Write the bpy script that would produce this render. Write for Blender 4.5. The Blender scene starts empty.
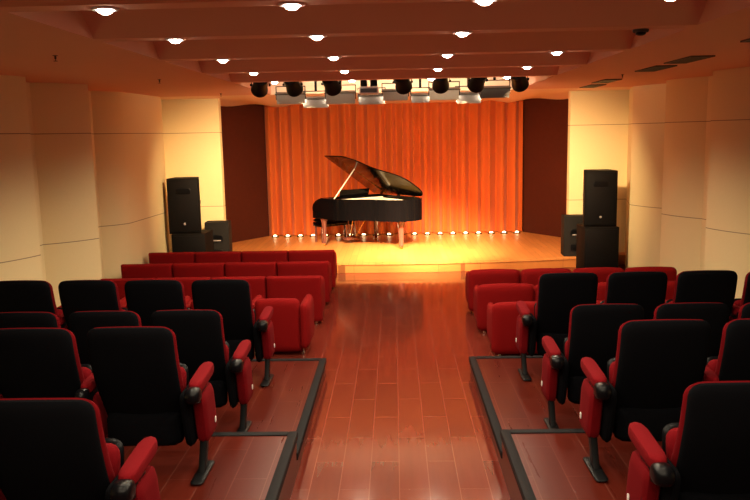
import bpy, bmesh, math, random
from mathutils import Vector, Matrix
random.seed(7)
S = bpy.context.scene
COL = S.collection
PI = math.pi

# ------------------------------------------------------------------ materials
def nm(name):
    m = bpy.data.materials.new(name); m.use_nodes = True
    nt = m.node_tree
    return m, nt, nt.nodes['Principled BSDF']

def setp(b, **k):
    for key, v in k.items():
        b.inputs[key].default_value = v

def plain(name, col, rough=.6, metal=0., coat=0., sheen=0., var=.08, scale=40., bump=0., spec=.5):
    """principled with a small noise variation of tone (procedural)"""
    m, nt, b = nm(name)
    setp(b, Roughness=rough, Metallic=metal)
    b.inputs['Coat Weight'].default_value = coat
    b.inputs['Sheen Weight'].default_value = sheen
    b.inputs['Specular IOR Level'].default_value = spec
    tc = nt.nodes.new('ShaderNodeTexCoord')
    no = nt.nodes.new('ShaderNodeTexNoise'); no.inputs['Scale'].default_value = scale
    no.inputs['Detail'].default_value = 3
    nt.links.new(tc.outputs['Object'], no.inputs['Vector'])
    mx = nt.nodes.new('ShaderNodeMix'); mx.data_type = 'RGBA'
    mx.inputs[6].default_value = tuple(c*(1-var) for c in col)+(1,)
    mx.inputs[7].default_value = tuple(min(1, c*(1+var)) for c in col)+(1,)
    nt.links.new(no.outputs['Fac'], mx.inputs[0])
    nt.links.new(mx.outputs[2], b.inputs['Base Color'])
    if bump:
        bp = nt.nodes.new('ShaderNodeBump'); bp.inputs['Strength'].default_value = bump
        bp.inputs['Distance'].default_value = .002
        nt.links.new(no.outputs['Fac'], bp.inputs['Height'])
        nt.links.new(bp.outputs['Normal'], b.inputs['Normal'])
    return m

def planks(name, c1, c2, mortar, width, length, rough, coat=.0, gap=.003, along='Y', spec=.5, grain=.22):
    m, nt, b = nm(name)
    tc = nt.nodes.new('ShaderNodeTexCoord')
    mp = nt.nodes.new('ShaderNodeMapping')
    if along == 'Y':
        mp.inputs['Rotation'].default_value = (0, 0, PI/2)
    nt.links.new(tc.outputs['Object'], mp.inputs['Vector'])
    br = nt.nodes.new('ShaderNodeTexBrick')
    br.inputs['Scale'].default_value = 1
    br.inputs['Brick Width'].default_value = length
    br.inputs['Row Height'].default_value = width
    br.inputs['Mortar Size'].default_value = gap
    br.inputs['Mortar Smooth'].default_value = .1
    br.offset = .5; br.offset_frequency = 2
    br.inputs['Color1'].default_value = (*c1, 1)
    br.inputs['Color2'].default_value = (*c2, 1)
    br.inputs['Mortar'].default_value = (*mortar, 1)
    nt.links.new(mp.outputs['Vector'], br.inputs['Vector'])
    mp2 = nt.nodes.new('ShaderNodeMapping')
    mp2.inputs['Scale'].default_value = (1.2, 22, 1) if along == 'X' else (9, .7, 1)
    nt.links.new(tc.outputs['Object'], mp2.inputs['Vector'])
    no = nt.nodes.new('ShaderNodeTexNoise'); no.inputs['Scale'].default_value = 2; no.inputs['Detail'].default_value = 6
    nt.links.new(mp2.outputs['Vector'], no.inputs['Vector'])
    mx = nt.nodes.new('ShaderNodeMix'); mx.data_type = 'RGBA'; mx.blend_type = 'MULTIPLY'
    mx.inputs[0].default_value = grain
    rp = nt.nodes.new('ShaderNodeValToRGB')
    rp.color_ramp.elements[0].position = .3; rp.color_ramp.elements[0].color = (.55, .5, .5, 1)
    rp.color_ramp.elements[1].position = .7; rp.color_ramp.elements[1].color = (1.1, 1.1, 1.1, 1)
    nt.links.new(no.outputs['Fac'], rp.inputs[0])
    nt.links.new(br.outputs['Color'], mx.inputs[6]); nt.links.new(rp.outputs['Color'], mx.inputs[7])
    nt.links.new(mx.outputs[2], b.inputs['Base Color'])
    b.inputs['Specular IOR Level'].default_value = spec
    b.inputs['Coat Weight'].default_value = coat
    b.inputs['Coat Roughness'].default_value = .12
    mr = nt.nodes.new('ShaderNodeMapRange')
    mr.inputs['To Min'].default_value = rough*.92; mr.inputs['To Max'].default_value = rough*1.1
    nt.links.new(no.outputs['Fac'], mr.inputs['Value']); nt.links.new(mr.outputs['Result'], b.inputs['Roughness'])
    bp = nt.nodes.new('ShaderNodeBump'); bp.inputs['Strength'].default_value = .25; bp.inputs['Distance'].default_value = .002
    bp.invert = True
    nt.links.new(br.outputs['Fac'], bp.inputs['Height']); nt.links.new(bp.outputs['Normal'], b.inputs['Normal'])
    return m

def emit(name, col, strength):
    m, nt, b = nm(name)
    b.inputs['Base Color'].default_value = (*col, 1)
    b.inputs['Emission Color'].default_value = (*col, 1)
    b.inputs['Emission Strength'].default_value = strength
    return m

M = {}
M['floor'] = planks('red_brown_floorboards', (.150, .0235, .0135), (.122, .0185, .011), (.21, .055, .036), .21, .92, .12, coat=.0, spec=.5)
M['platform'] = planks('platform_floorboards', (.085, .0115, .0065), (.068, .009, .005), (.12, .033, .022), .21, .92, .28, coat=.0, spec=.12)
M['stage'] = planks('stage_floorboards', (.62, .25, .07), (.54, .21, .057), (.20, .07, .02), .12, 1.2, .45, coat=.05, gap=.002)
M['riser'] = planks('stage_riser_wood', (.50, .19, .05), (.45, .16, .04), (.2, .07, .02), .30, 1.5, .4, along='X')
M['platform_side'] = plain('platform_side_wood', (.09, .017, .011), .4, var=.15, scale=8)
M['nosing'] = plain('dark_step_nosing', (.008, .0075, .0085), .7, spec=.12, var=.15, scale=60)
M['ceiling'] = plain('painted_ceiling', (.68, .37, .255), .75, var=.02, scale=3)
M['stageceil'] = plain('stage_ceiling_paint', (.80, .62, .48), .8, var=.02, scale=3)
M['wing'] = plain('dark_brown_drape', (.062, .013, .007), .85, spec=.1, var=.12, scale=12)
M['back'] = plain('back_wall_paint', (.35, .2, .14), .8)
M['redfab'] = plain('red_upholstery', (.135, .0025, .005), .9, spec=.08, var=.10, scale=180, bump=.25)
M['redarm'] = plain('red_armchair_fabric', (.19, .003, .0035), .9, spec=.12, var=.10, scale=120, bump=.25)
M['blackfab'] = plain('black_seat_fabric', (.0030, .0031, .0042), .95, var=.15, scale=120, spec=.04)
M['blackplas'] = plain('black_moulded_plastic', (.003, .003, .004), .30, var=.1, spec=.16)
M['blackmet'] = plain('black_painted_metal', (.003, .003, .0035), .45, var=.1, spec=.15)
M['chrome'] = plain('chrome', (.75, .73, .70), .18, metal=1., var=.02)
M['badge'] = plain('pale_badge', (.75, .72, .68), .35, var=.02)
M['lacquer'] = plain('black_piano_lacquer', (.0022, .0020, .0026), .12, spec=.18, var=.05)
M['pianoleg'] = plain('dark_lacquer_leg', (.11, .036, .030), .15, coat=.4, var=.05)
M['gold'] = plain('gilded_iron_frame', (.80, .52, .16), .32, metal=.7, var=.06)
M['spruce'] = plain('spruce_soundboard', (.80, .52, .24), .4, var=.1, scale=10)
M['ivory'] = plain('white_keys', (.85, .82, .74), .3, var=.02)
M['felt'] = plain('pale_string_felt', (.88, .84, .74), .7, var=.03)
M['brass'] = plain('brass', (.80, .55, .20), .22, metal=1., var=.03)
M['spkbox'] = plain('charcoal_speaker_paint', (.003, .0025, .0025), .7, spec=.12, var=.15, scale=90, bump=.3)
M['grille'] = plain('black_steel_grille', (.003, .0025, .003), .7, spec=.12, var=.5, scale=260, bump=.5)
M['monbox'] = plain('dark_grey_monitor_paint', (.010, .009, .009), .7, spec=.15, var=.12, scale=90)
M['greyhous'] = plain('grey_lamp_housing', (.30, .27, .26), .45, var=.06)
M['palehous'] = plain('pale_grey_lamp_housing', (.58, .56, .52), .45, var=.05)
M['darkhous'] = plain('dark_grey_lamp_housing', (.050, .045, .045), .5, var=.08)
M['silver'] = plain('silver_casing', (.62, .62, .66), .3, metal=.3, var=.04)
M['vent'] = plain('dark_vent_grille', (.035, .016, .012), .6, var=.1)
M['bulb'] = emit('downlight_glow', (1., .92, .78), 45)
M['softlamp'] = emit('panel_lamp_glow', (1., .86, .62), 60)
M['lens'] = emit('spot_lens_glow', (1., .80, .50), 14)
M['foot'] = emit('footlight_glow', (1., .82, .45), 6)

def wall_mat():
    m, nt, b = nm('cream_wall_panel')
    tc = nt.nodes.new('ShaderNodeTexCoord')
    no = nt.nodes.new('ShaderNodeTexNoise'); no.inputs['Scale'].default_value = 90
    nt.links.new(tc.outputs['Object'], no.inputs['Vector'])
    sx = nt.nodes.new('ShaderNodeSeparateXYZ'); nt.links.new(tc.outputs['Object'], sx.inputs[0])
    # thin horizontal joints between the fabric panels
    prev = None
    for z in (1.17, 2.53):
        d = nt.nodes.new('ShaderNodeMath'); d.operation = 'SUBTRACT'; d.inputs[1].default_value = z
        nt.links.new(sx.outputs['Z'], d.inputs[0])
        a = nt.nodes.new('ShaderNodeMath'); a.operation = 'ABSOLUTE'; nt.links.new(d.outputs[0], a.inputs[0])
        l = nt.nodes.new('ShaderNodeMath'); l.operation = 'LESS_THAN'; l.inputs[1].default_value = .005
        nt.links.new(a.outputs[0], l.inputs[0])
        if prev is None: prev = l
        else:
            ad = nt.nodes.new('ShaderNodeMath'); ad.operation = 'MAXIMUM'
            nt.links.new(prev.outputs[0], ad.inputs[0]); nt.links.new(l.outputs[0], ad.inputs[1]); prev = ad
    v = nt.nodes.new('ShaderNodeMix'); v.data_type = 'RGBA'
    v.inputs[6].default_value = (.70, .57, .31, 1); v.inputs[7].default_value = (.76, .62, .34, 1)
    nt.links.new(no.outputs['Fac'], v.inputs[0])
    mx = nt.nodes.new('ShaderNodeMix'); mx.data_type = 'RGBA'
    mx.inputs[7].default_value = (.26, .18, .11, 1)
    nt.links.new(v.outputs[2], mx.inputs[6])
    nt.links.new(prev.outputs[0], mx.inputs[0]); nt.links.new(mx.outputs[2], b.inputs['Base Color'])
    setp(b, Roughness=.85)
    return m
M['wall'] = wall_mat()

def curtain_mat():
    m, nt, b = nm('orange_velvet_curtain')
    tc = nt.nodes.new('ShaderNodeTexCoord')
    mp = nt.nodes.new('ShaderNodeMapping'); mp.inputs['Scale'].default_value = (60, 60, 1.2)
    nt.links.new(tc.outputs['Object'], mp.inputs['Vector'])
    no = nt.nodes.new('ShaderNodeTexNoise'); no.inputs['Scale'].default_value = 2
    nt.links.new(mp.outputs['Vector'], no.inputs['Vector'])
    v = nt.nodes.new('ShaderNodeMix'); v.data_type = 'RGBA'
    v.inputs[6].default_value = (.50, .092, .006, 1); v.inputs[7].default_value = (.55, .104, .007, 1)
    nt.links.new(no.outputs['Fac'], v.inputs[0]); nt.links.new(v.outputs[2], b.inputs['Base Color'])
    setp(b, Roughness=.8); b.inputs['Sheen Weight'].default_value = .2
    return m
M['curtain'] = curtain_mat()

# ------------------------------------------------------------------ mesh helpers
def grid_faces(bm, rows, close_u=False):
    n = len(rows[0])
    for i in range(len(rows)-1):
        for j in range(n if close_u else n-1):
            a, b_, c, d = rows[i][j], rows[i][(j+1) % n], rows[i+1][(j+1) % n], rows[i+1][j]
            if len({a, b_, c, d}) == 4:
                try: bm.faces.new((a, b_, c, d))
                except ValueError: pass

def box(bm, x0, x1, y0, y1, z0, z1, bev=0., seg=2, mat=None):
    vs = [bm.verts.new((x, y, z)) for x in (x0, x1) for y in (y0, y1) for z in (z0, z1)]
    idx = [(0, 1, 3, 2), (4, 6, 7, 5), (0, 4, 5, 1), (2, 3, 7, 6), (0, 2, 6, 4), (1, 5, 7, 3)]
    fs = [bm.faces.new([vs[i] for i in f]) for f in idx]
    out = vs
    if bev > 0:
        es = list({e for f in fs for e in f.edges})
        r = bmesh.ops.bevel(bm, geom=es, offset=bev, segments=seg, profile=.5, affect='EDGES')
        out = list({v for f in r['faces'] for v in f.verts} | {v for v in vs if v.is_valid})
    if mat is not None:
        bmesh.ops.transform(bm, matrix=mat, verts=out)
    return out

def prism(bm, pts, z0, z1, bev=0.):
    """closed outline in plan, extruded in z"""
    lo = [bm.verts.new((x, y, z0)) for x, y in pts]; hi = [bm.verts.new((x, y, z1)) for x, y in pts]
    n = len(pts); fs = []
    fs.append(bm.faces.new(lo[::-1])); fs.append(bm.faces.new(hi))
    for i in range(n):
        fs.append(bm.faces.new((lo[i], lo[(i+1) % n], hi[(i+1) % n], hi[i])))
    if bev:
        es = list(set(fs[0].edges) | set(fs[1].edges))
        bmesh.ops.bevel(bm, geom=es, offset=bev, segments=2, profile=.5, affect='EDGES')

def extr(bm, pts, axis, a, b_, bev=0.):
    """closed outline in (u,v), extruded along an axis: 'X' -> (y,z) outline, 'Y' -> (x,z) outline"""
    def P(u, v, w): return (w, u, v) if axis == 'X' else (u, w, v)
    lo = [bm.verts.new(P(u, v, a)) for u, v in pts]; hi = [bm.verts.new(P(u, v, b_)) for u, v in pts]
    n = len(pts); fs = [bm.faces.new(lo[::-1]), bm.faces.new(hi)]
    for i in range(n):
        fs.append(bm.faces.new((lo[i], lo[(i+1) % n], hi[(i+1) % n], hi[i])))
    bmesh.ops.recalc_face_normals(bm, faces=fs)
    if bev:
        es = list(set(fs[0].edges) | set(fs[1].edges))
        bmesh.ops.bevel(bm, geom=es, offset=bev, segments=2, profile=.5, affect='EDGES')

def lathe(bm, prof, c=(0, 0, 0), n=20, mat=None):
    rows = []
    for r, z in prof:
        rows.append([bm.verts.new((c[0]+r*math.cos(2*PI*k/n), c[1]+r*math.sin(2*PI*k/n), c[2]+z)) for k in range(n)])
    grid_faces(bm, rows, True)
    bm.faces.new(rows[0][::-1]); bm.faces.new(rows[-1])
    vs = [v for r in rows for v in r]
    if mat is not None: bmesh.ops.transform(bm, matrix=mat, verts=vs)
    return vs

def tube(bm, pts, r, n=10):
    pts = [Vector(p) for p in pts]
    rr = r if isinstance(r, (list, tuple)) else [r]*len(pts)
    rows = []
    up = Vector((0, 0, 1))
    for i, p in enumerate(pts):
        d = (pts[min(i+1, len(pts)-1)]-pts[max(i-1, 0)]).normalized()
        ref = up if abs(d.dot(up)) < .95 else Vector((0, 1, 0))
        a = d.cross(ref).normalized(); b_ = d.cross(a)
        rows.append([bm.verts.new(p+rr[i]*(a*math.cos(2*PI*k/n)+b_*math.sin(2*PI*k/n))) for k in range(n)])
    grid_faces(bm, rows, True)
    bm.faces.new(rows[0][::-1]); bm.faces.new(rows[-1])

def pad(bm, w, h, T, r, p=8, fn=None, N=14, back_only=False):
    """rounded-rectangle cushion in the XZ plane, thickness T along Y, soft edges"""
    L = [math.sin(PI/2*(-1+2*i/N)) for i in range(N+1)]
    def pt(s, t):
        k = max(abs(s), abs(t))
        if k < 1e-9: return 0., 0., 0.
        bx, bz = s/k*w/2, t/k*h/2
        cx, cz = w/2-r, h/2-r
        if abs(bx) > cx and abs(bz) > cz:
            c = Vector((math.copysign(cx, bx), math.copysign(cz, bz))); v = Vector((bx, bz))-c
            if v.length > 1e-9:
                v = c+v.normalized()*r; bx, bz = v.x, v.y
        return k*bx, k*bz, k
    sides = []
    edge = {}
    for sg in (-1, 1):
        rows = []
        for i, t in enumerate(L):
            row = []
            for j, s in enumerate(L):
                x, z, k = pt(s, t)
                key = (i, j)
                if k > 1-1e-9 and key in edge:
                    row.append(edge[key]); continue
                y = sg*T/2*math.sqrt(max(0., 1-k**p))
                q = (x, y, z)
                if fn: q = fn(*q)
                v = bm.verts.new(q)
                if k > 1-1e-9: edge[key] = v
                row.append(v)
            rows.append(row)
        sides.append(rows)
    for rows in sides: grid_faces(bm, rows)

def fin(name, bm, mat, parent=None, smooth=True, angle=35, loc=None):
    bmesh.ops.recalc_face_normals(bm, faces=bm.faces[:])
    me = bpy.data.meshes.new(name)
    bm.to_mesh(me); bm.free()
    me.materials.append(mat)
    if smooth:
        for f in me.polygons: f.use_smooth = True
        me.set_sharp_from_angle(angle=math.radians(angle))
    o = bpy.data.objects.new(name, me); COL.objects.link(o)
    if parent is not None: o.parent = parent
    if loc is not None: o.location = loc
    return o

def NB(): return bmesh.new()

def tag(o, label, cat, group=None):
    o['label'] = label; o['category'] = cat
    if group: o['group'] = group
    return o

def thing(name, label, cat, loc=(0, 0, 0), rz=0, group=None):
    o = bpy.data.objects.new(name, None); COL.objects.link(o)
    o.empty_display_size = .1
    o.location = loc; o.rotation_euler = (0, 0, rz)
    return tag(o, label, cat, group)

def dup(root, loc, rz=None, label=None, group=None):
    r = root.copy(); COL.objects.link(r); r.location = loc
    if rz is not None: r.rotation_euler = (0, 0, rz)
    if label: r['label'] = label
    if group: r['group'] = group
    for ch in list(root.children):
        c = ch.copy(); COL.objects.link(c); c.parent = r
        for g in list(ch.children):
            d = g.copy(); COL.objects.link(d); d.parent = c
    return r

def struct(o):
    o['kind'] = 'structure'; return o

# ------------------------------------------------------------------ setting
FZ = 3.143            # soffit height
STG = .18             # stage height
bm = NB(); box(bm, -5, 5, -2, 17.9, -.12, 0); struct(fin('floor', bm, M['floor'], smooth=False))

# seating platforms either side of the aisle, with dark nosings
pl = [(5.34, 7.70, .156), (2.95, 5.34, .306), (-2.0, 2.95, .456)]
tn = 0
for sg in (-1, 1):
    for (y0, y1, h) in pl:
        xi, xo = .76, 4.7
        X = sorted((sg*xi, sg*xo))
        bm = NB(); box(bm, X[0], X[1], y0, y1, .001, h-.004)
        struct(fin('seating_platform', bm, M['platform'], smooth=False))
        # side cladding + nosing
        xs = sorted((sg*xi, sg*(xi-.012)))
        bm = NB(); box(bm, xs[0], xs[1], y0+.001, y1, .001, h-.03)
        struct(fin('platform_side', bm, M['platform_side'], smooth=False))
        tn += 1
        bm = NB()
        xa = sorted((sg*(xi-.022), sg*(xi+.045)))
        box(bm, xa[0], xa[1], y0-.03, y1+.022, h-.05, h+.006, .006)
        xb = sorted((sg*(xi+.045), sg*xo))
        box(bm, xb[0], xb[1], y1-.045, y1+.022, h-.05, h+.006, .006)
        o = struct(fin('trim_%d' % tn, bm, M['nosing']))

# stage
fe = [(-4.6, 14.05), (-3.4, 13.80), (-2.2, 13.62), (-1, 13.52), (0, 13.49), (.78, 13.49), (2, 13.58), (3.32, 13.79), (4.6, 14.08)]
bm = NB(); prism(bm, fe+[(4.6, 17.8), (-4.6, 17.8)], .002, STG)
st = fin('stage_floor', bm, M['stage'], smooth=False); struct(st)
bm = NB()
lo = [(x, y-.02) for x, y in fe]
prism(bm, lo+[(x, y-.001) for x, y in fe][::-1], .003, STG-.03)
struct(fin('stage_riser', bm, M['riser'], smooth=False))
bm = NB()
prism(bm, [(x, y-.035) for x, y in fe]+[(x, y-.001) for x, y in fe][::-1], STG-.03, STG+.002)
struct(fin('trim_%d' % (tn+1), bm, M['stage'], smooth=False))

# walls: convex fabric panels, saw-toothed in plan
def arc(a, b_, bulge, n=10):
    a, b_ = Vector(a), Vector(b_); d = b_-a; nrm = Vector((-d.y, d.x)).normalized()
    if nrm.x*a.x > 0: nrm = -nrm          # towards the room
    return [tuple(a+d*(i/n)+nrm*bulge*4*(i/n)*(1-i/n)) for i in range(n+1)]
def wall(name, teeth, sg, last):
    pts = [(sg*4.38, -2.0)]
    for (ra, rb) in teeth:
        pts += arc((sg*ra[0], ra[1]), (sg*rb[0], rb[1]), .05)
        pts += [(sg*4.38, rb[1]+.62)]
    pts = pts[:-1] + last
    inner = pts
    outer = [(sg*4.75, last[-1][1]+0.0), (sg*4.75, -2.0)]
    bm = NB()
    prism(bm, inner+outer, 0, FZ)
    return struct(fin(name, bm, M['wall'], angle=25))
wall('wall_left', [((4.38, .6), (4.0, 1.3)), ((4.38, 2.4), (4.0, 3.1)), ((4.38, 4.2), (4.0, 4.9)), ((4.38, 6.0), (4.0, 6.7)),
                   ((4.38, 7.75), (4.02, 8.52)), ((4.38, 9.37), (3.88, 9.90)), ((4.38, 11.26), (4.06, 11.65))], -1,
     [(-3.98, 13.25), (-4.25, 14.25)])
wall('wall_right', [((4.38, .6), (4.0, 1.3)), ((4.38, 2.4), (4.0, 3.1)), ((4.38, 4.2), (4.0, 4.9)), ((4.34, 5.75), (4.0, 6.5)),
                    ((4.34, 7.45), (4.0, 8.2)), ((4.30, 9.20), (4.0, 9.96)), ((4.34, 10.95), (4.02, 11.68)), ((4.34, 12.45), (4.0, 13.2))], 1,
     [(4.25, 14.25)])
# proscenium returns
for sg, n in ((-1, 'wall_stage_left'), (1, 'wall_stage_right')):
    xs = sorted((sg*3.20, sg*4.75))
    bm = NB(); box(bm, xs[0], xs[1], 14.25, 14.42, 0, FZ)
    struct(fin(n, bm, M['wall'], smooth=False))
# stage side walls and angled dark drapes
for sg, n in ((-1, 'wall_wing_left'), (1, 'wall_wing_right')):
    pts = [(sg*2.90, 17.42), (sg*3.65, 16.22), (sg*4.3, 15.3), (sg*4.3, 14.43), (sg*4.7, 14.43), (sg*4.7, 17.8), (sg*2.90, 17.8)]
    bm = NB(); prism(bm, pts, STG, 3.3)
    struct(fin(n, bm, M['wing'], smooth=False))
bm = NB(); box(bm, -2.9, 2.9, 17.62, 17.8, STG, 3.3); struct(fin('wall_back', bm, M['wing'], smooth=False))
bm = NB(); box(bm, -5, 5, -2.2, -2.0, 0, 3.6); struct(fin('wall_rear', bm, M['back'], smooth=False))

# hall ceiling: side soffits, raised centre with cross beams, a lighting slot, the stage ceiling
TOP = FZ+.19
bm = NB()
box(bm, -4.9, -2.08, -2, 13.3, FZ, FZ+.6); box(bm, 2.08, 4.9, -2, 13.3, FZ, FZ+.6)
box(bm, -2.08, 2.08, -2, 10.21, TOP, FZ+.6)
beams = [-.40, 1.10, 2.60, 4.10, 5.47, 6.99, 8.52, 10.04]
for y in beams:
    extr(bm, [(y, FZ), (y+.17, FZ), (y+.17, TOP), (y-.22, TOP)], 'X', -2.08, 2.08)
struct(fin('ceiling', bm, M['ceiling'], smooth=False))
bm = NB()
box(bm, -2.08, 2.08, 10.21, 13.3, FZ+.55, FZ+.6)
struct(fin('ceiling_slot', bm, M['stageceil'], smooth=False))
# stage ceiling with its wavy drop towards the back
bm = NB()
rows = []
ys = [13.3, 14.2, 15.2, 16.2, 16.9, 17.75]
for zoff in (0, .6):
    for y in (ys if zoff == 0 else ys[::-1]):
        row = []
        for i in range(97):
            x = -4.7+9.4*i/96
            k = max(0, min(1, (y-14.2)/2.2))
            w = .035*math.cos(2*PI*(abs(x)-3.05)/.98)*(1 if abs(x) > 2.3 else max(0, (abs(x)-1.9)/.4))
            row.append(bm.verts.new((x, y, FZ+zoff+(0 if zoff else k*(w-.035)))))
        rows.append(row)
rows.append(rows[0])
grid_faces(bm, rows)
bm.faces.new([r[0] for r in rows[:-1]]); bm.faces.new([r[-1] for r in rows[:-1]][::-1])
struct(fin('ceiling_stage', bm, M['stageceil'], angle=50))

# ------------------------------------------------------------------ curtain
bm = NB()
def fold(x):
    return .082*math.sin(x*2*PI/.27+1.1*math.sin(x*1.9))+.012*math.sin(x*2*PI/.118+1.6*math.sin(x*1.7))
N = 620
cf = []; cb = []
for zi in range(7):
    z = .195+(3.16-.195)*zi/6
    amp = 1.-.35*zi/6
    r1 = []; r2 = []
    for i in range(N+1):
        x = -2.89+5.76*i/N
        zz = z
        y = 17.41+amp*fold(x)
        r1.append(bm.verts.new((x, y, zz))); r2.append(bm.verts.new((x, y+.012, zz)))
    cf.append(r1); cb.append(r2)
grid_faces(bm, cf); grid_faces(bm, cb)
for a, b_ in ((cf[0], cb[0]), (cf[-1], cb[-1])):
    grid_faces(bm, [a, b_])
grid_faces(bm, [[r[0] for r in cf], [r[0] for r in cb]]); grid_faces(bm, [[r[-1] for r in cf], [r[-1] for r in cb]])
cur = fin('stage_curtain', bm, M['curtain'], angle=60)
tag(cur, 'wide orange pleated curtain hanging across the back of the stage', 'curtain')

# ------------------------------------------------------------------ lamps helpers
def lamp(kind, name, loc, energy, color, **k):
    l = bpy.data.lights.new(name, kind); l.energy = energy; l.color = color
    for a, v in k.items():
        if a not in ('target',): setattr(l, a, v)
    o = bpy.data.objects.new(name, l); COL.objects.link(o); o.location = loc
    t = k.get('target')
    if t is not None:
        o.rotation_euler = (Vector(t)-Vector(loc)).to_track_quat('-Z', 'Y').to_euler()
    return o

# ------------------------------------------------------------------ downlights
rowword = ['nearest row', 'second row', 'third row', 'fourth row', 'row closest to the stage']
colword = ['far left', 'left of centre', 'right of centre', 'far right']
dl0 = None
DX = [-1.53, -.53, .49, 1.46]; DY = [4.22, 5.56, 7.08, 8.62, 10.13]
WARM = (1., .84, .60)
for ri, y in enumerate(DY):
    for ci, x in enumerate(DX):
        if ri == 0 and ci == 3: pass
        lab = 'small round white ceiling downlight, %s, %s' % (rowword[ri], colword[ci])
        if ri == 1 and ci == 3: continue
        if dl0 is None:
            dl0 = thing('ceiling_downlight', lab, 'ceiling light', (x, y, FZ), 0, 'round downlights in the hall ceiling')
            b1 = NB(); lathe(b1, [(.046, 0), (.072, 0), (.074, -.004), (.066, -.010), (.050, -.010), (.046, -.004)], n=28)
            fin('trim_ring', b1, M['silver'], dl0)
            b1 = NB(); lathe(b1, [(.001, -.032), (.020, -.029), (.034, -.020), (.042, -.009), (.042, -.001), (.001, -.001)], n=24)
            fin('lamp_lens', b1, M['bulb'], dl0)
        else:
            dup(dl0, (x, y, FZ), None, lab)
        lamp('SPOT', 'downlight_lamp', (x, y, FZ-.045), 66, WARM, spot_size=math.radians(150), spot_blend=.35, shadow_soft_size=.045, target=(x, y, 0))
for (ri, y) in enumerate([-.3+.1, 1.2, 2.7]):
    for x in DX:
        lamp('SPOT', 'downlight_lamp', (x, y, FZ-.045), 48, WARM, spot_size=math.radians(150), spot_blend=.35, shadow_soft_size=.045, target=(x, y, 0))

# sprinkler heads and vents on the soffits
spk0 = None
for i, (x, y, lab) in enumerate([(-2.78, 6.45, 'tiny sprinkler head under the left soffit, nearest of three'),
                                 (-2.78, 9.3, 'tiny sprinkler head under the left soffit, middle of three'),
                                 (-2.78, 12.6, 'tiny sprinkler head under the left soffit, nearest the stage'),
                                 (2.95, 10.2, 'tiny sprinkler head under the right soffit')]):
    if spk0 is None:
        spk0 = thing('ceiling_sprinkler', lab, 'sprinkler', (x, y, FZ+.003), 0, 'sprinkler heads under the side soffits')
        b1 = NB(); lathe(b1, [(.022, 0), (.022, -.005), (.008, -.008), (.008, -.030), (.004, -.034)], n=14); fin('escutcheon', b1, M['vent'], spk0)
        b1 = NB(); lathe(b1, [(.003, -.033), (.003, -.045), (.016, -.047), (.016, -.050), (.003, -.051)], n=14); fin('deflector', b1, M['vent'], spk0)
    else:
        dup(spk0, (x, y, FZ+.003), None, lab)
v0 = None
for i, (x, y, lab) in enumerate([(3.02, 8.15, 'dark slotted air vent under the right soffit, second from the camera'),
                                 (3.05, 9.25, 'dark slotted air vent under the right soffit, middle of the row'),
                                 (3.08, 11.45, 'dark slotted air vent under the right soffit, second from the stage'),
                                 (3.2, 12.7, 'dark slotted air vent under the right soffit, nearest the stage'),
                                 (2.95, 6.15, 'dark slotted air vent under the right soffit, nearest the camera')]):
    if v0 is None:
        v0 = thing('air_vent', lab, 'vent', (x, y, FZ), 0, 'air vents under the right soffit')
        b1 = NB()
        box(b1, -.12, .12, -.38, -.34, -.014, 0, .003); box(b1, -.12, .12, .34, .38, -.014, 0, .003)
        box(b1, -.12, -.10, -.34, .34, -.014, 0, .003); box(b1, .10, .12, -.34, .34, -.014, 0, .003)
        fin('frame', b1, M['vent'], v0)
        b1 = NB()
        for k in range(7):
            extr(b1, [(-.32+k*.1, -.002), (-.30+k*.1, -.002), (-.24+k*.1, -.012), (-.26+k*.1, -.012)], 'X', -.10, .10)
        fin('louvre_blades', b1, M['blackmet'], v0, smooth=False)
    else:
        dup(v0, (x, y, FZ), None, lab)
tag(v0, v0['label'], 'vent')
# smoke detector on a centre beam
t = thing('smoke_detector', 'small dark round detector on the ceiling beam at upper right', 'detector', (1.75, 5.64, FZ))
b1 = NB(); lathe(b1, [(.055, 0), (.055, -.012), (.050, -.02)], n=24); fin('base_ring', b1, M['vent'], t)
b1 = NB(); lathe(b1, [(.036, -.0201), (.034, -.034), (.018, -.042), (.001, -.043)], n=24); fin('sensor_dome', b1, M['blackmet'], t)

# ------------------------------------------------------------------ stage lighting
STW = (1., .66, .33)
def make_fresnel(label, loc, rz):
    t = thing('stage_spotlight', label, 'stage light', loc, rz, 'black spotlights hung above the stage front')
    # housing axis points forward (+Y) and down; build along -Z then tilt
    tilt = Matrix.Rotation(math.radians(62), 4, 'X')
    b1 = NB()
    lathe(b1, [(.055, .15), (.088, .13), (.098, .06), (.102, -.08), (.116, -.10), (.116, -.135), (.10, -.135)], n=24, mat=tilt)
    fin('housing', b1, M['blackmet'], t)
    b1 = NB(); lathe(b1, [(.001, -.142), (.05, -.140), (.097, -.1352), (.097, -.134), (.001, -.134)], n=24, mat=tilt)
    fin('lens', b1, M['lens'], t)
    b1 = NB()
    for s in (-1, 1):
        box(b1, s*.118-.004, s*.118+.004, -.018, .018, -.02, .19)
    box(b1, -.122, .122, -.018, .018, .186, .194)
    box(b1, -.02, .02, -.02, .02, .19, .60)
    fin('yoke', b1, M['blackmet'], t)
    b1 = NB()
    for s in (-1, 1):
        lathe(b1, [(.016, 0), (.018, .012), (.012, .022)], n=12, mat=Matrix.Translation((s*.118, 0, 0)) @ Matrix.Rotation(s*PI/2, 4, 'Y'))
    fin('tilt_knob', b1, M['blackmet'], t)
    return t
fw = ['first', 'second', 'third', 'fourth', 'fifth', 'sixth', 'seventh']
FX = [-1.80, -1.36, -.84, .13, .64, 1.14, 1.69]
f0 = None
TG = [(-3.2, 14.9), (-.8, 15.1), (.1, 14.6), (.7, 14.8), (.9, 14.7), (.4, 15.4), (3.2, 14.9)]
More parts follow.
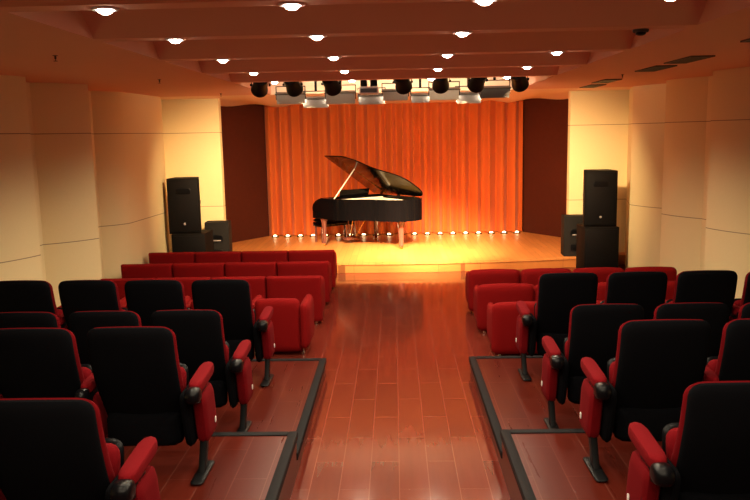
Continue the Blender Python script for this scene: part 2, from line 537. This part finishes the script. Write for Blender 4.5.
for i, x in enumerate(FX):
    lab = 'black stage spotlight hanging below the ceiling, %s from the left' % fw[i]
    loc = (x, 10.62, 3.135); rz = math.atan2(-(TG[i][0]-x), TG[i][1]-10.6)
    f0_ = make_fresnel(lab, loc, rz) if f0 is None else dup(f0, loc, rz, lab)
    if f0 is None: f0 = f0_
    lamp('SPOT', 'spotlight_lamp', (x, 10.62+.14, 3.135-.075), (4000 if 0 < i < 6 else 1500), STW, spot_size=math.radians(38 if 0 < i < 6 else 66), spot_blend=1., shadow_soft_size=.06,
         target=(TG[i][0], TG[i][1], (.2 if 0 < i < 6 else .8)))

def make_panel(label, loc, mat, w, h):
    t = thing('panel_light', label, 'stage light', loc, 0, 'box-shaped panel lights hung above the stage')
    tilt = Matrix.Rotation(math.radians(14), 4, 'X')
    b1 = NB(); box(b1, -w/2, w/2, -.075, .055, -h/2, h/2, .008, mat=tilt)
    fin('housing', b1, mat, t)
    b1 = NB(); box(b1, -w/2+.02, w/2-.02, .056, .066, -h/2+.015, h/2-.015, mat=tilt)
    fin('lamp_panel', b1, M['softlamp'], t)
    b1 = NB(); box(b1, -w/2-.02, w/2+.02, -.085, .075, h/2+.004, h/2+.016, mat=tilt)
    fin('top_flap', b1, M['darkhous'], t)
    b1 = NB()
    for s in (-1, 1): box(b1, s*(w/2+.012)-.006, s*(w/2+.012)+.006, -.015, .015, -.02, h/2+.10)
    box(b1, -w/2-.018, w/2+.018, -.015, .015, h/2+.10, h/2+.112)
    box(b1, -.018, .018, -.018, .018, h/2+.11, FZ+.552-loc[2])
    fin('yoke', b1, M['blackmet'], t)
    return t
PX = [(-1.50, 2.985, 'greyhous', .40, .135), (-1.15, 2.925, 'greyhous', .37, .125), (-.77, 2.98, 'greyhous', .42, .15), (-.32, 2.955, 'greyhous', .38, .12),
      (.03, 3.00, 'greyhous', .36, .13), (.40, 2.955, 'greyhous', .26, .10), (.74, 3.00, 'palehous', .42, .14), (1.11, 2.945, 'greyhous', .36, .13), (1.47, 3.01, 'darkhous', .42, .135)]
pw = ['leftmost of the row', 'low one, second from the left', 'third from the left', 'below the silver projector', 'grey one just right of the silver projector',
      'small low one left of the pale one', 'pale one right of centre', 'low grey one, second from the right', 'dark one, rightmost of the row']
for i, (x, z, mk, w, h) in enumerate(PX):
    y = 11.45 + (.19 if i % 2 else 0)
    make_panel('box-shaped panel light above the stage, '+pw[i], (x, y, z), M[mk], w, h)
    lamp('AREA', 'panel_lamp', (x, y+.082, z-.02), 14, (1., .66, .32), shape='RECTANGLE', size=w*.75, size_y=h*.5,
         target=(x*.8, y+3.5, z-2.4), spread=math.radians(110))

# silver projector-like unit between the spotlights
t = thing('ceiling_projector', 'silver and black projector hanging among the spotlights above the stage', 'projector', (-.33, 10.75, 3.05))
b1 = NB(); box(b1, -.13, .13, -.14, .14, -.06, .035, .02, 3); fin('casing', b1, M['silver'], t)
b1 = NB(); lathe(b1, [(.045, 0), (.045, .04), (.032, .05)], n=20, mat=Matrix.Translation((.05, .14, -.01)) @ Matrix.Rotation(-PI/2, 4, 'X')); fin('lens', b1, M['blackplas'], t)
b1 = NB()
for x in (-.07, .07):
    box(b1, x-.045, x+.045, -.07, .04, .045, .125, .01)
fin('clamp', b1, M['blackmet'], t)
b1 = NB(); box(b1, -.10, .10, -.02, .02, .126, .15); box(b1, -.02, .02, -.02, .02, .15, FZ+.552-3.05); fin('bracket', b1, M['silver'], t)
b1 = NB(); box(b1, -.11, .11, -.146, -.139, -.045, .01); fin('rear_vents', b1, M['darkhous'], t)

# ------------------------------------------------------------------ footlights along the curtain
ft0 = None
nf = 20
ordn = ['first', 'second', 'third', 'fourth', 'fifth', 'sixth', 'seventh', 'eighth', 'ninth', 'tenth']
for i in range(nf):
    x = -2.72+5.44*i/(nf-1)
    k = i if i < nf/2 else nf-1-i
    lab = 'small glowing footlight below the curtain, %s from the %s' % (ordn[k], 'left' if i < nf/2 else 'right')
    if ft0 is None:
        ft0 = thing('footlight', lab, 'footlight', (x, 17.2, STG), 0, 'footlights in a row below the curtain')
        b1 = NB(); box(b1, -.075, .075, -.035, .045, 0, .022, .005); fin('base', b1, M['blackmet'], ft0)
        b1 = NB(); lathe(b1, [(.001, .018), (.04, .022), (.042, .028), (.034, .042), (.016, .050), (.001, .051)], n=18); fin('lens', b1, M['foot'], ft0)
    else:
        dup(ft0, (x, 17.2, STG), None, lab)
    lamp('POINT', 'footlight_lamp', (x, 17.18, STG+.10), .35, (1., .75, .35), shadow_soft_size=.03)

# ------------------------------------------------------------------ loudspeakers
def loudspeaker(label, loc, rz):
    t = thing('loudspeaker', label, 'speaker', loc, rz)
    w, d, h = .54, .46, .95
    b1 = NB(); prism(b1, [(-w/2, -d/2), (w/2, -d/2), (w/2-.06, d/2), (-w/2+.06, d/2)], 0, h, .012); fin('cabinet', b1, M['spkbox'], t)
    b1 = NB(); box(b1, -w/2+.025, w/2-.025, -d/2-.018, -d/2+.004, .03, h-.03, .012); g = fin('grille', b1, M['grille'], t)
    b1 = NB()
    pad(b1, .26, .10, .012, .03, fn=lambda x, y, z: (x, y-d/2-.020, z+h-.22)); fin('horn_mouth', b1, M['blackplas'], t)
    b1 = NB(); lathe(b1, [(.020, 0), (.020, .004), (.015, .007)], n=20, mat=Matrix.Translation((0, -d/2-.018, .17)) @ Matrix.Rotation(PI/2, 4, 'X')); fin('badge', b1, M['greyhous'], t)
    b1 = NB()
    for s in (-1, 1):
        pad(b1, .16, .08, .02, .03, fn=lambda x, y, z, s=s: (s*(w/2-.028)+s*y, x-.02, z+h*.55))
    fin('handle', b1, M['blackplas'], t)
    return t
def subwoofer(label, loc, rz, w=.58):
    t = thing('subwoofer', label, 'speaker', loc, rz)
    d, h = .60, .815
    b1 = NB(); box(b1, -w/2, w/2, -d/2, d/2, .02, h, .012); fin('cabinet', b1, M['spkbox'], t)
    b1 = NB(); box(b1, -w/2+.03, w/2-.03, -d/2-.014, -d/2+.004, .06, h-.04, .010); fin('grille', b1, M['grille'], t)
    for sx in (-1, 1):
        for sy in (-1, 1):
            b1 = NB(); lathe(b1, [(.022, 0), (.028, .021)], c=(sx*(w/2-.06), sy*(d/2-.06), 0), n=12); fin('foot', b1, M['blackplas'], t)
    return t
def monitor(label, loc, rz):
    t = thing('stage_monitor', label, 'speaker', loc, rz)
    w, h = .44, .73
    b1 = NB(); extr(b1, [(-.17, 0), (.17, 0), (.15, h), (-.15, h)], 'X', -w/2, w/2, .012); fin('cabinet', b1, M['monbox'], t)
    b1 = NB()
    pad(b1, .20, .13, .02, .03, fn=lambda x, y, z: (x, y-.160, z+.43)); hd = fin('handle_recess', b1, M['blackplas'], t)
    b1 = NB(); box(b1, -.07, .07, -.178, -.166, .385, .405, .004); fin('handle_grip', b1, M['greyhous'], hd)
    b1 = NB(); box(b1, -.10, .10, -.176, -.160, .10, .22, .004); fin('connector_plate', b1, M['blackplas'], t)
    return t
subwoofer('black bass speaker on the floor below the stage, under the tall left loudspeaker', (-3.555, 13.30, 0), 0)
loudspeaker('tall black loudspeaker standing on the left bass speaker', (-3.63, 13.27, .815), .10)
monitor('dark grey monitor speaker on the stage beside the left loudspeaker', (-3.27, 14.04, STG), .05)
subwoofer('black bass speaker on the floor below the stage, under the tall right loudspeaker', (3.49, 13.30, 0), 0)
loudspeaker('tall black loudspeaker standing on the right bass speaker', (3.48, 13.27, .815), -.06)
monitor('dark grey monitor speaker on the stage beside the right loudspeaker', (3.27, 14.04, STG), -.05)

# ------------------------------------------------------------------ grand piano
PM = Matrix.Translation((-.94, 16.07, STG))
prz = math.atan2(-.6, -.8)
piano = thing('grand_piano', 'black grand piano with raised lid standing on the stage', 'piano', (-.94, 16.07, STG), prz)
def catmull(P, n=8):
    out = []
    for i in range(1, len(P)-2):
        p0, p1, p2, p3 = [Vector(P[i+j]) for j in (-1, 0, 1, 2)]
        for k in range(n):
            t_ = k/n
            out.append(tuple(.5*((2*p1)+(-p0+p2)*t_+(2*p0-5*p1+4*p2-p3)*t_**2+(-p0+3*p1-3*p2+p3)*t_**3)))
    out.append(tuple(P[-2])); return out
WB = .72
side = catmull([(.74, .0), (.74, .25), (.72, .52), (.60, .78), (.42, .96), (.28, 1.14), (.20, 1.34), (.10, 1.55), (-.08, 1.70), (-.34, 1.74), (-.56, 1.68), (-.69, 1.52), (-WB, 1.30), (-WB, 1.1)], 6)
outl = [(-WB, -.30), (.74, -.30), (.74, .05)] + side
def inset(P, d):
    n = len(P); out = []
    for i in range(n):
        a, b_, c = Vector(P[i-1]), Vector(P[i]), Vector(P[(i+1) % n])
        e1 = (b_-a).normalized(); e2 = (c-b_).normalized()
        n1 = Vector((-e1.y, e1.x)); n2 = Vector((-e2.y, e2.x))
        m = (n1+n2); m = m.normalized() if m.length > 1e-6 else n1
        k = d/max(.5, m.dot(n1))
        out.append(tuple(b_+m*k))
    return out
body = [(-WB, .02), (.74, .02)]+side
inn = inset(body, .045)
Z0, Z1 = .58, 1.00
# rim (ring wall)
bm = NB()
n = len(body)
R = [[bm.verts.new((x, y, z)) for x, y in P] for P, z in ((body, Z0), (body, Z1-.006), (inset(body, .006), Z1), (inset(body, .039), Z1), (inn, Z1-.006), (inn, Z0))]
grid_faces(bm, R+[R[0]], True)
fin('rim', bm, M['lacquer'], piano, angle=40)
bm = NB(); prism(bm, inn, Z0+.005, Z0+.03); fin('bottom_board', bm, M['lacquer'], piano)
bm = NB(); prism(bm, inset(body, .047), .885, .90); sb = fin('soundboard', bm, M['spruce'], piano)
pp = inset(body, .085)
bm = NB(); prism(bm, [(x, max(y, .26)) for x, y in pp], .912, .93, .004); ip = fin('iron_frame', bm, M['gold'], piano)
bm = NB()
for i in range(30):
    x = -.58+i*.040
    ymax = max([y for (xx, y) in pp if abs(xx-x*.8) < .09] or [.6])-.12
    tube(bm, [(x, .30, .945), (x*.80, max(.5, ymax), .945)], .003, 5)
fin('strings', bm, M['felt'], ip)
bm = NB(); box(bm, -.62, .64, .27, .33, .930, .965, .006); fin('damper_rail', bm, M['felt'], ip)
# keybed, arms, keys, fallboard
bm = NB(); box(bm, -WB, .74, -.30, .02, .565, .70, .008); fin('keybed', bm, M['lacquer'], piano)
for s in (-1, 1):
    x0, x1 = (-WB, -WB+.07) if s < 0 else (.67, .74)
    bm = NB(); extr(bm, [(-.30, .70), (-.31, .78), (-.27, .86), (-.18, .93), (-.02, .985), (.018, .99), (.018, .70)], 'X', x0, x1, .006); fin('key_arm', bm, M['lacquer'], piano)
bm = NB(); 
for i in range(52):
    x = -.62+i*.0243
    box(bm, x, x+.0228, -.27, -.11, .702, .735)
kb = fin('white_keys', bm, M['ivory'], piano, smooth=False)
bm = NB()
for i in range(51):
    if i % 7 in (2, 6): continue
    x = -.62+(i+1)*.0243-.0065
    box(bm, x, x+.013, -.20, -.111, .736, .748)
fin('black_keys', bm, M['blackplas'], kb, smooth=False)
bm = NB(); box(bm, -.65, .67, -.11, -.085, .70, .94, .005); fin('fallboard', bm, M['lacquer'], piano)
bm = NB(); box(bm, -.65, .67, -.085, .018, .90, .93, .005); fin('tuning_shelf', bm, M['lacquer'], piano)
# music desk
bm = NB()
md = Matrix.Translation((0, .13, .935)) @ Matrix.Rotation(math.radians(-18), 4, 'X')
box(bm, -.36, .36, -.012, .012, 0, .22, .008, mat=md)
fin('music_desk', bm, M['lacquer'], piano)
# lid
TH = math.radians(34)
lidpts = [(-WB-.01, -.16), (.755, -.16), (.755, .05)]+[(x+.012, y+.005) for x, y in side]
bm = NB(); prism(bm, [(x+WB, y) for x, y in lidpts], .0, .022, .006)
lid = fin('lid', bm, M['lacquer'], piano); lid.location = (-WB, 0, Z1+.006); lid.rotation_euler = (0, -TH, 0)
bm = NB()
for y in (.08, .7, 1.2):
    tube(bm, [(0, y, -.004), (0, y+.09, -.004)], .008, 8)
fin('lid_hinge', bm, M['brass'], lid)
# the fold line of the front flap
bm = NB(); box(bm, .02, 1.45, .302, .308, -.003, .0); fin('flap_hinge', bm, M['brass'], lid)
# prop stick
px_, py_ = .70, .45
tipx = 1.02; tip = (-WB+tipx*math.cos(TH), .38, Z1+.0+tipx*math.sin(TH))
bm = NB(); tube(bm, [(px_-.02, py_, Z1-.005), tip], .012, 8); fin('lid_prop', bm, M['ivory'], piano)
# legs
def pleg(x, y, big):
    bm = NB()
    k = 1.25 if big else 1.
    prof = [(.030*k, .055), (.033*k, .07), (.038*k, .12), (.050*k, .45), (.062*k, .53), (.075*k, .54), (.078*k, .57), (.075*k, .605)]
    lathe(bm, prof, (x, y, 0), 8)
    o = fin('leg', bm, M['pianoleg'], piano, angle=30)
    b2 = NB()
    lathe(b2, [(.024, 0), (.026, .01), (.026, .035), (.022, .045)], (0, 0, 0), 14, Matrix.Translation((x-.022, y, .026)) @ Matrix.Rotation(PI/2, 4, 'Y'))
    lathe(b2, [(.012, .03), (.030, .056)], (x, y, 0), 12)
    fin('caster', b2, M['brass'], o)
pleg(.65, 0, False); pleg(-.65, 0, False); pleg(-.25, 1.42, True)
# pedal lyre
bm = NB()
for s in (-1, 1):
    tube(bm, [(s*.09, .03, .60), (s*.075, .03, .45), (s*.10, .03, .14)], [.024, .018, .024], 10)
box(bm, -.17, .17, -.04, .10, .075, .14, .012)
box(bm, -.12, .12, 0, .06, .53, .60, .008)
ly = fin('pedal_lyre', bm, M['pianoleg'], piano)
bm = NB(); 
for s in (-1, 1): tube(bm, [(s*.06, .06, .12), (s*.18, .38, .60)], .008, 8)
fin('lyre_brace', bm, M['brass'], ly)
for s in (-1, 0, 1):
    bm = NB(); box(bm, s*.08-.014, s*.08+.014, -.16, -.02, .06, .074, .005); fin('pedal', bm, M['brass'], ly)

# bench
bench = thing('piano_bench', 'dark piano bench behind the grand piano keyboard', 'bench', (-1.33, 16.45, STG), prz)
bm = NB(); pad(bm, .84, .36, .08, .04, fn=lambda x, y, z: (x, z, y+.47)); fin('cushion', bm, M['blackfab'], bench)
bm = NB()
box(bm, -.41, .41, -.17, -.145, .34, .435, .004); box(bm, -.41, .41, .145, .17, .34, .435, .004)
box(bm, -.41, -.385, -.145, .145, .34, .435, .004); box(bm, .385, .41, -.145, .145, .34, .435, .004)
fin('apron', bm, M['lacquer'], bench)
for sx in (-1, 1):
    for sy in (-1, 1):
        bm = NB(); lathe(bm, [(.018, 0), (.022, .02), (.026, .34), (.030, .43)], (sx*.37, sy*.13, 0), 8); fin('leg', bm, M['pianoleg'], bench, angle=30)

# ------------------------------------------------------------------ red low-backed armchairs
CW = .725
def make_armchair(w, arm_up, label, loc, group, cr=.055, aw=.10, dm=.022, lo=0., pp=9):
    """local +Y faces the stage; origin at the rear bottom edge"""
    t = thing('red_armchair', label, 'armchair', loc, 0, group)
    bm = NB(); box(bm, -w/2+.10, w/2-.10, .10, .62, .10, .30, .02); fin('seat_base', bm, M['redarm'], t)
    bm = NB(); pad(bm, w-.24, .52, .17, .06, p=7, fn=lambda x, y, z: (x, z+.40, y+.375)); fin('seat_cushion', bm, M['redarm'], t)
    H, zb = .585-lo, .035
    def bend(x, y, z):
        z2 = z+H/2+zb
        dome = dm*(1-(2*x/w)**2)*max(0, (z2-.4)/.25)
        return (x, y+.075+.07*(1-z2/.65)*.6+.02*(2*x/w)**2, z2+dome)
    bw = w-.001 if aw < .11 else w-.22
    bm = NB(); pad(bm, bw, H, .15, cr, p=pp, fn=bend, N=18); fin('backrest', bm, M['redarm'], t)
    for s in (-1, 1):
        top = .600+arm_up
        bm = NB()
        y0 = .10 if aw < .11 else .02
        pad(bm, .66-y0, top-.08, aw, .055, p=6, fn=lambda x, y, z, s=s: (s*(w/2-.003-aw/2)+y, x+(.66+y0)/2, z+(top+.08)/2), N=12)
        fin('armrest', bm, M['redarm'], t)
        for yy in (.12, .58):
            bm = NB(); lathe(bm, [(.020, 0), (.022, .012), (.014, .03), (.014, .12)], (s*(w/2-.09), yy, 0), 12); fin('foot', bm, M['chrome'], t)
    return t
names4 = ['aisle end', 'second from the aisle', 'third from the aisle', 'wall end']
LY = [(8.30, 'nearest row'), (9.72, 'second row'), (10.86, 'third row'), (11.95, 'row closest to the stage')]
a0 = None; a1 = {}
for (y, rn) in LY:
    for k in range(4):
        cw = CW if y < 10 else (.757 if y < 11 else .742)
        x = -.97-cw*(k+.5)
        lab = 'low red armchair, left block, %s, %s' % (rn, names4[k])
        g = 'red armchairs left of the aisle'
        if y < 9:
            if a0 is None: a0 = make_armchair(CW, -.005, lab, (x, y, 0), g, aw=.13, lo=-.02)
            else: dup(a0, (x, y, 0), None, lab, g)
        elif cw not in a1: a1[cw] = make_armchair(cw, -.05, lab, (x, y, 0), g, cr=.014, dm=.003, lo=-.025, pp=26)
        else: dup(a1[cw], (x, y, 0), None, lab, g)
RY = [(8.10, 'nearest row', 1.03), (9.12, 'middle row', .98), (10.13, 'row closest to the stage', .97)]
b0 = None
CR = .695
for (y, rn, xs) in RY:
    for k in range(4):
        x = xs+CR*(k+.5)
        lab = 'low red armchair, right block, %s, %s' % (rn, names4[k])
        g = 'red armchairs right of the aisle'
        if b0 is None: b0 = make_armchair(CR, -.09, lab, (x, y, 0), g, cr=.065, lo=.01)
        else: dup(b0, (x, y, 0), None, lab, g)

# ------------------------------------------------------------------ black-backed auditorium seats
SP = .63
def standard(t, x, wd=.066):
    """one arm standard at local x"""
    bm = NB(); pad(bm, .42, .075, wd, .030, p=7, fn=lambda a, y, z: (x+y, a+.27, z+.600+.07*(a+.2)), N=10)
    fin('arm_pad', bm, M['redfab'], t)
    bm = NB()
    pad(bm, .13, .10, wd+.002, .045, p=5, fn=lambda a, y, z: (x+y, a+.045, z+.570), N=10)
    fin('arm_cap', bm, M['blackplas'], t)
    bm = NB(); pad(bm, .29, .37, wd-.006, .05, p=10, fn=lambda a, y, z: (x+y, a+.35-.08*(z+.18)/.36, z+.365), N=10)
    sp = fin('side_panel', bm, M['redfab'], t)
    for s in (-1, 1):
        bm = NB(); pad(bm, .030, .046, .008, .014, p=4, fn=lambda a, y, z, s=s: (x+s*wd/2+y, a+.39, z+.285), N=8)
        fin('badge', bm, M['badge'], sp)
    bm = NB()
    extr(bm, [(.13, .012), (.20, .012), (.30, .22), (.30, .575), (.04, .545), (.06, .51), (.215, .47), (.235, .25)], 'X', x-.021, x+.021, .004)
    fin('arm_post', bm, M['blackmet'], t)
    bm = NB()
    pad(bm, .085, .36, .022, .03, p=6, fn=lambda a, y, z: (x+a, z+.17, y+.012), N=10)
    fin('foot_plate', bm, M['blackmet'], t)

def make_seat(label, loc, sides, group):
    """local +Y faces the stage; origin on the platform below the top of the back"""
    t = thing('auditorium_seat', label, 'theatre seat', loc, 0, group)
    Hs = .70
    def rake(z):         # rearward lean of the back at height z above the platform
        k = (z-.35)/.68
        return .235-.235*k-.05*math.sin(PI*max(0, min(1, k)))
    def shell(x, y, z):
        z2 = z+.35+Hs/2-.048
        arch = .018*(1-(x/.26)**2)*max(0, (z2-.8)/.25)
        return (x*(1-.04*max(0, (.7-z2)/.35)), y+rake(z2)+.020+.035*(x/.26)**2, z2+arch)
    bm = NB(); pad(bm, .535, Hs-.006, .07, .06, p=14, fn=shell, N=20); fin('back_shell', bm, M['blackfab'], t)
    def cush(x, y, z):
        z2 = z+.35+Hs/2-.042
        arch = .018*(1-(x/.26)**2)*max(0, (z2-.8)/.25)
        wide = 1+.012*max(0, min(1, (.78-z2)/.25))
        thin = .55+.45*max(0, min(1, (1.02-z2)/.3))
        return (x*wide, y*thin+rake(z2)+.058+.035*(x/.26)**2, z2+arch-max(0, y+.02)*.7*max(0, min(1, (z2-.85)/.15)))
    bm = NB(); pad(bm, .549, Hs-.004, .10, .07, p=6, fn=cush, N=20); fin('back_cushion', bm, M['redfab'], t)
    # tipped-up seat
    def seat(x, y, z):
        return (x, y+.345+.22*z, z+.455)
    bm = NB(); pad(bm, .50, .40, .11, .06, p=6, fn=seat, N=14); fin('seat_cushion', bm, M['redfab'], t)
    bm = NB(); pad(bm, .49, .41, .04, .06, p=8, fn=lambda x, y, z: (x, y+.415+.22*z, z+.45), N=14); fin('seat_pan', bm, M['blackplas'], t)
    # back hinge cover under the shell
    bm = NB(); pad(bm, .50, .24, .17, .06, p=6, fn=lambda x, y, z: (x, y+.25, z+.29), N=10); fin('hinge_cover', bm, M['blackfab'], t)
    for s in sides:
        if len(sides) == 2 and s == sides[0]: 
            standard(t, s*.378, .092)     # the wider end standard by the aisle
            bm = NB(); pad(bm, .36, .40, .062, .06, p=8, fn=lambda a, y, z, s=s: (s*.305+y, a+.27-.06*z/.2, z+.375), N=10)
            fin('side_shield', bm, M['blackfab'], t)
        else: standard(t, s*SP/2)
    return t
rowsS = [(6.83, .156, 4, (1.615, 1.58), 'front row of black seats'), (5.60, .156, 3, (1.605, 1.58), 'second row of black seats'),
         (4.50, .306, 2, (1.645, 1.625), 'third row of black seats'), (3.26, .306, 1, (1.63, 1.59), 'nearest row of black seats')]
protos = {}
for sg, blk in ((-1, 'left'), (1, 'right')):
    for (y, z, n, x0, rn) in rowsS:
        for k in range(n):
            yy = y+(.03*k if (sg < 0 and n == 4) else 0)+(.08 if (sg > 0 and n in (1, 4)) else 0)-(.05 if (sg < 0 and n == 1) else 0)
            x = sg*(x0[0 if sg < 0 else 1]+SP*k)
            pos = ('at the aisle end', 'second from the aisle', 'third from the aisle', 'fourth from the aisle')[k]
            lab = 'black-backed red auditorium seat, %s block, %s, %s' % (blk, rn, pos)
            key = (sg, k == 0)
            g = 'black-backed seats in the %s block' % blk
            sides = (-sg, sg) if k == 0 else (sg,)
            if key not in protos: protos[key] = make_seat(lab, (x, yy, z), sides, g)
            else: dup(protos[key], (x, yy, z), None, lab, g)

# ------------------------------------------------------------------ world, camera, view
w = bpy.data.worlds.new('world'); S.world = w; w.use_nodes = True
w.node_tree.nodes['Background'].inputs[0].default_value = (1, .6, .4, 1)
w.node_tree.nodes['Background'].inputs[1].default_value = .0
f = 770.; psi = math.atan(21/f); tt = math.atan(116.6/f); ro = .02
F = Vector((-math.sin(psi)*math.cos(tt), math.cos(psi)*math.cos(tt), -math.sin(tt)))
Rr = Vector((math.cos(psi), math.sin(psi), 0)); U = Rr.cross(F)
cr = (Rr-ro*U).normalized(); cu = (U+ro*Rr).normalized()
cam = bpy.data.cameras.new('camera'); co = bpy.data.objects.new('camera', cam); COL.objects.link(co)
cam.sensor_width = 36; cam.lens = 36*f/750
cam.clip_start = .05
co.matrix_world = Matrix(((cr.x, cu.x, -F.x, 0), (cr.y, cu.y, -F.y, 0), (cr.z, cu.z, -F.z, 2.456), (0, 0, 0, 1)))
S.camera = co
S.view_settings.view_transform = 'Standard'
S.view_settings.look = 'None'
S.view_settings.exposure = 0.0
S.view_settings.gamma = 1.0
S.view_settings.use_curve_mapping = False
S.cycles.max_bounces = 8
S.cycles.diffuse_bounces = 5
S.cycles.glossy_bounces = 4
S.cycles.use_denoising = True
S.cycles.sample_clamp_indirect = 4.0
S.cycles.caustics_reflective = False
S.cycles.caustics_refractive = False
